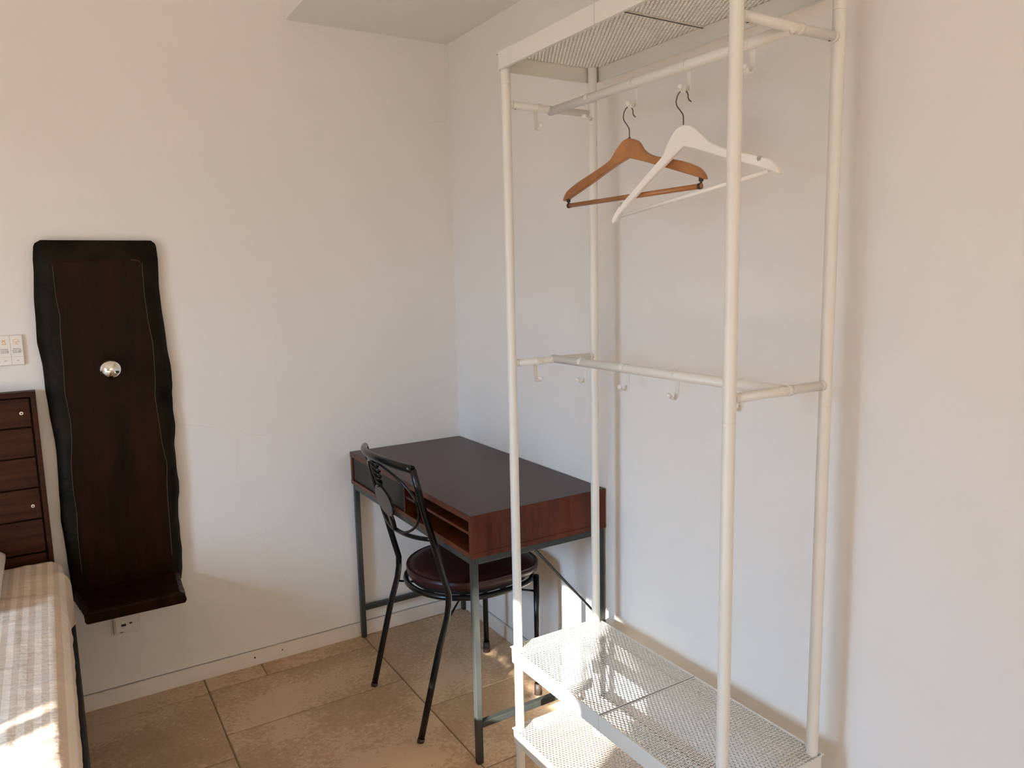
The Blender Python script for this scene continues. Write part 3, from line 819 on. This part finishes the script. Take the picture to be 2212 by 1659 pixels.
m.add(rows[-1], [tuple(range(nc))], 1); m.add(rows[0], [tuple(range(nc))[::-1]], 1)
slab = m.build('slab', [M['live_wood'], M['live_rim']], panel)
m = MB()
for tab in (LI, RI):
    P = [(interp(tab, z), -0.0462, z) for z in [0.50 + (1.492 - 0.50) * i / 90 for i in range(91)]]
    m.tube(P, 0.0006, 6)
m.tube([(-1.165, -0.0462, 1.494), (-1.17, -0.0462, 1.500), (-1.195, -0.0455, 1.504)], 0.0006, 6)
sc_ = m.build('worn_edge', M['scratch'], None); sc_.parent = slab; sc_['label'] = 'thin pale worn line along the slab edge'
# shelf at the foot of the slab, with carved side edges
m = MB(); rows = []
SD = 0.258
for i in range(31):
    t = i / 30; y = -0.040 - t * (SD - 0.040)
    xl = -1.452 + 0.024 * min(1, t * 1.4) + 0.002 * noise.noise(Vector((y * 60, 0, 0)))
    xr = -1.130 - 0.010 * t + 0.0035 * noise.noise(Vector((y * 75, 9, 0)))
    zt, zb = 0.442, 0.402
    if i == 30: zt -= 0.004; zb += 0.003
    rows.append([(xl + 0.006, y, zb), (xl, y, zb + 0.006), (xl, y, zt - 0.008), (xl + 0.010, y, zt), (xr - 0.018, y, zt), (xr - 0.004, y, zt - 0.010 + 0.003 * noise.noise(Vector((y * 90, 3, 0)))), (xr, y, zb + 0.010), (xr - 0.006, y, zb)])
m.grid(rows, closed=True, smooth=False); m.add(rows[0], [tuple(range(8))]); m.add(rows[-1], [tuple(range(8))[::-1]])
m.build('shelf', M['live_wood'], panel, bevel=0.002)
m = MB(); m.tube([(-1.283, -0.040, 1.159), (-1.283, -0.062, 1.159)], 0.019, 20); m.build('lamp_holder', M['socket'], panel)
m = MB(); bc = (-1.2835, -0.092, 1.160)
V = []; rows = []
for i in range(19):
    th = PI * i / 18
    rows.append([(bc[0] + 0.0338 * math.sin(th) * math.cos(2 * PI * j / 28), bc[1] - 0.0338 * math.cos(th), bc[2] + 0.0338 * math.sin(th) * math.sin(2 * PI * j / 28)) for j in range(28)])
m.grid(rows[:14], 0, True, True); m.grid(rows[13:], 1, True, True)
bl = m.build('light_bulb', [M['chrome'], M['glass_warm']], panel); bl['label'] = 'round mirrored light bulb'

# ================================================================ SWITCH AND SOCKET PLATES
def text_mesh(txt, size, loc, name, parent, mat=None):
    cu_ = bpy.data.curves.new(name, 'FONT'); cu_.body = txt; cu_.size = size; cu_.align_x = 'CENTER'; cu_.extrude = 0.0001; cu_.space_line = 0.9
    to = bpy.data.objects.new(name, cu_); COL.objects.link(to)
    bpy.context.view_layer.update()
    me = bpy.data.meshes.new_from_object(to.evaluated_get(bpy.context.evaluated_depsgraph_get()))
    bpy.data.objects.remove(to)
    me.transform(Matrix.Translation(loc) @ Matrix.Rotation(PI / 2, 4, 'X'))
    me.materials.clear(); me.materials.append(mat or M['ink'])
    o = bpy.data.objects.new(name, me); COL.objects.link(o)
    if parent: o.parent = parent
    return o
sw = thing('light_switch', (-1.5865, -0.006, 1.232), 'white wall switch plate with orange symbols and printed captions, above the headboard', 'light switch')
m = MB(); m.box((-1.642, -0.008, 1.186), (-1.510, 0.0, 1.278)); m.build('plate', M['cream_plastic'], sw, bevel=0.0012)
caps = ['Cooling\nON/OFF', 'Reading\nlamp left\nON-OFF', 'Heating/\nCooling\nON-OFF', 'Reading\nlamp right\nON-OFF']
for k in range(4):
    xa = -1.6402 + k * 0.0322; xb = xa + 0.0314; xc = (xa + xb) / 2
    m = MB(); m.box((xa, -0.0100, 1.2125), (xb, -0.0075, 1.2768)); m.box((xa, -0.0104, 1.1875), (xb, -0.0075, 1.2115))
    b_ = m.build('button', M['plastic'], sw, bevel=0.0006)
    t = text_mesh(caps[k], 0.0060, (xc, -0.0101, 1.2345), 'caption', None); t.parent = b_
    m = MB(); m.box((xc - 0.004, -0.01055, 1.2000), (xc + 0.004, -0.0103, 1.2010)); t = m.build('mark', M['ink'], None); t.parent = b_
    m = MB(); zc = 1.2585; yy = -0.01015
    if k % 2:   # table lamp outline
        m.tube([(xc - 0.0085, yy, zc - 0.001), (xc - 0.0065, yy, zc + 0.005), (xc - 0.002, yy, zc + 0.0078), (xc + 0.002, yy, zc + 0.0078), (xc + 0.0065, yy, zc + 0.005), (xc + 0.0085, yy, zc - 0.001)], 0.0006, 6)
        m.tube([(xc - 0.0085, yy, zc - 0.001), (xc + 0.0085, yy, zc - 0.001)], 0.0006, 6)
        m.tube([(xc, yy, zc - 0.001), (xc, yy, zc - 0.007)], 0.0006, 6); m.tube([(xc - 0.005, yy, zc - 0.0072), (xc + 0.005, yy, zc - 0.0072)], 0.0006, 6)
    else:       # fan and heat symbol
        for a in range(4):
            d = PI / 4 + a * PI / 2
            m.tube([(xc, yy, zc + 0.003), (xc + 0.006 * math.cos(d), yy, zc + 0.003 + 0.005 * math.sin(d))], 0.0009, 6)
        for dx in (-0.004, 0, 0.004):
            m.tube([(xc + dx, yy, zc - 0.0085), (xc + dx + 0.001, yy, zc - 0.006), (xc + dx, yy, zc - 0.0035)], 0.0007, 6)
    t = m.build('symbol', M['orange'], None); t.parent = b_
    t['label'] = 'orange printed symbol'
so_ = thing('wall_socket', (-1.305, -0.01, 0.29), 'white double wall socket below the dark wooden shelf', 'wall socket')
m = MB(); m.box((-1.346, -0.012, 0.244), (-1.264, 0.0, 0.334)); m.build('plate', M['cream_plastic'], so_, bevel=0.0015)
m = MB(); m.box((-1.340, -0.0150, 0.252), (-1.270, -0.012, 0.326))
m.box((-1.323, -0.0157, 0.272), (-1.308, -0.0149, 0.280), 1); m.box((-1.298, -0.0157, 0.277), (-1.289, -0.0149, 0.282), 1); m.box((-1.328, -0.0157, 0.251), (-1.318, -0.0149, 0.2535), 1)
m.build('socket_face', [M['plastic'], M['slot_and_shade']], so_, bevel=0.0006)

# ================================================================ BED
bed = thing('bed', (-2.2, -1.05, 0), 'double bed with dark wooden board headboard, at the left of the picture', 'bed')
BX0, BX1 = -2.92, -1.452
m = MB(); m.box((BX0 + 0.01, -2.04, 0.07), (BX1 - 0.002, -0.075, 0.402)); m.build('bed_base', M['dark_fabric'], bed, bevel=0.006)
for x, y in ((BX0 + 0.06, -0.14), (BX1 - 0.10, -0.14), (BX0 + 0.06, -1.99), (BX1 - 0.10, -1.99)):
    m = MB(); m.tube([(x, y, 0), (x, y, 0.075)], [0.02, 0.025], 14); m.build('leg', M['socket'], bed)
HX = -1.493; HT = 1.106
hb = MB()
hb.box((BX0 - 0.02, -0.058, HT - 0.014), (HX, -0.012, HT)); hb.box((HX - 0.013, -0.058, 0.12), (HX, -0.012, HT - 0.014)); hb.box((BX0 - 0.02, -0.058, 0.12), (BX0 - 0.007, -0.012, HT - 0.014))
hb.box((BX0 - 0.007, -0.030, 0.12), (HX - 0.013, -0.012, HT - 0.014))
hbo = hb.build('headboard', M['hb_wood'], bed, bevel=0.0015)
seams = [HT - 0.020, 0.993, 0.898, 0.800, 0.699, 0.590, 0.48, 0.38]
for k, (za, zb) in enumerate(zip(seams, seams[1:])):
    m = MB(); m.box((BX0 - 0.003, -0.050, zb + 0.0045), (HX - 0.018, -0.030, za - 0.0005))
    p = m.build('board', M['hb_wood'], None, bevel=0.002); p.parent = hbo
for x, z in ((-1.5345, 1.040), (-1.5325, 0.745), (-2.87, 1.040), (-2.87, 0.745)):
    m = MB()
    rows = [[(x + r * math.cos(2 * PI * j / 20), y, z + r * math.sin(2 * PI * j / 20)) for j in range(20)] for y, r in ((-0.0498, 0.0052), (-0.0515, 0.0050), (-0.0518, 0.0026), (-0.0505, 0.0020))]
    m.grid(rows, 0, False, True); m.add(rows[-1], [tuple(range(20))], 1)
    p = m.build('screw', [M['screw'], M['slot_and_shade']], None); p.parent = hbo
    p['label'] = 'pale round screw cap'
# mattress in a striped fitted sheet: rounded box with soft wrinkles
def sheet_z(x, y):
    w1 = 0.0055 * noise.noise(Vector((x * 3.0, y * 9.0, 0.3))) + 0.0035 * noise.noise(Vector((x * 9, y * 24, 2.0)))
    for yy, amp, wdt, ph in ((-0.40, 0.007, 0.018, 0.0), (-0.46, 0.005, 0.012, 1.3), (-0.56, 0.003, 0.010, 0.4), (-0.70, 0.006, 0.014, 2.4), (-0.82, 0.003, 0.010, 1.1), (-1.185, 0.005, 0.009, 0.7), (-0.97, 0.004, 0.010, 3.0), (-1.09, 0.003, 0.009, 2.0)):
        c = yy + 0.02 * math.sin(x * 14 + ph)
        w1 += amp * math.exp(-((y - c) / wdt) ** 2)
    w1 += 0.004 * math.exp(-((x + 1.575 + 0.01 * math.sin(y * 9)) / 0.010) ** 2) * (0.5 + 0.5 * noise.noise(Vector((0, y * 8, 4))))
    return w1
ms = MB(); rows = []
SX0, SX1, SYA, SYB = BX0 + 0.02, -1.4585, -0.062, -2.05
prof = []   # across x: (x, z, wrinkle weight)
ny = 150
for j in range(ny + 1):
    y = SYA + (SYB - SYA) * j / ny
    row = []
    e = min(1.0, (SYA - y) / 0.045); hd = math.sqrt(max(0, 1 - (1 - e) ** 2))
    e2 = min(1.0, (y - SYB) / 0.045); hd = min(hd, math.sqrt(max(0, 1 - (1 - e2) ** 2)))
    top = 0.535 + 0.037 * hd
    inset = 0.030 * (1 - hd)
    xr = SX1 - inset + 0.004 * noise.noise(Vector((0, y * 13, 0))) - 0.003
    if -0.33 < y < -0.14: xr += 0.016 * math.exp(-((y + 0.225) / 0.03) ** 2)
    xl = SX0 + inset
    rc = 0.045
    pts = [(xr - 0.008, 0.404), (xr - 0.003, 0.408), (xr - 0.001, 0.42), (xr, 0.44), (xr, 0.48), (xr, top - rc)]
    for k in range(1, 9):
        a = PI / 2 * k / 8; pts.append((xr - rc + rc * math.cos(a), top - rc + rc * math.sin(a)))
    nx = 90
    for k in range(1, nx):
        x = (xr - rc) + ((xl + rc) - (xr - rc)) * (k / nx) ** 1.6
        pts.append((x, top))
    for k in range(0, 9):
        a = PI / 2 + PI / 2 * k / 8; pts.append((xl + rc + rc * math.cos(a), top - rc + rc * math.sin(a)))
    pts += [(xl, 0.42), (xl, 0.404)]
    for k, (x, z) in enumerate(pts):
        wgt = 1.0 if k > 8 else (0.5 if k > 5 else 0)
        dz = sheet_z(x, y) * wgt * hd
        dx = 0.0045 * noise.noise(Vector((z * 22 + y * 6, y * 20, 7))) * (1 if 1 < k < 12 else 0)
        row.append((x + dx - (0.004 if dx else 0), y, z + dz))
    rows.append(row)
ms.grid(rows); ms.add(rows[0], [tuple(range(len(rows[0])))]); ms.add(rows[-1], [tuple(range(len(rows[-1])))[::-1]])
tag(ms.build('fitted_sheet', M['sheet']), 'beige satin-striped fitted sheet stretched over the mattress, sunlit at its near end', 'bed sheet')
# pillow corner at the picture's edge
pm = MB(); rows = []
PX0, PX1, PY0, PY1 = -2.25, -1.615, -0.52, -0.10
n = 30
for side in (1, -1):
    rows = []
    for i in range(n + 1):
        u = -1 + 2 * i / n; r_ = []
        for j in range(n + 1):
            v = -1 + 2 * j / n
            h = (max(0, (1 - abs(u) ** 5)) * max(0, (1 - abs(v) ** 5))) ** 0.42
            x = (PX0 + PX1) / 2 + (PX1 - PX0) / 2 * u; y = (PY0 + PY1) / 2 + (PY1 - PY0) / 2 * v
            z = 0.616 + side * (0.006 + (0.065 if side > 0 else 0.020) * h) + 0.003 * noise.noise(Vector((x * 9, y * 9, side)))
            r_.append((x, y, z))
        rows.append(r_)
    pm.grid(rows)
    if side == 1: up = rows
    else:
        dn = rows
        ring = lambda R_: [R_[i][0] for i in range(n + 1)] + [R_[n][j] for j in range(1, n + 1)] + [R_[i][n] for i in range(n - 1, -1, -1)] + [R_[0][j] for j in range(n - 1, 0, -1)]
        pm.grid([ring(up), ring(dn)], closed=True)
tag(pm.build('pillow', M['pillow']), 'pale pink-white pillow corner on the striped sheet by the headboard', 'pillow')
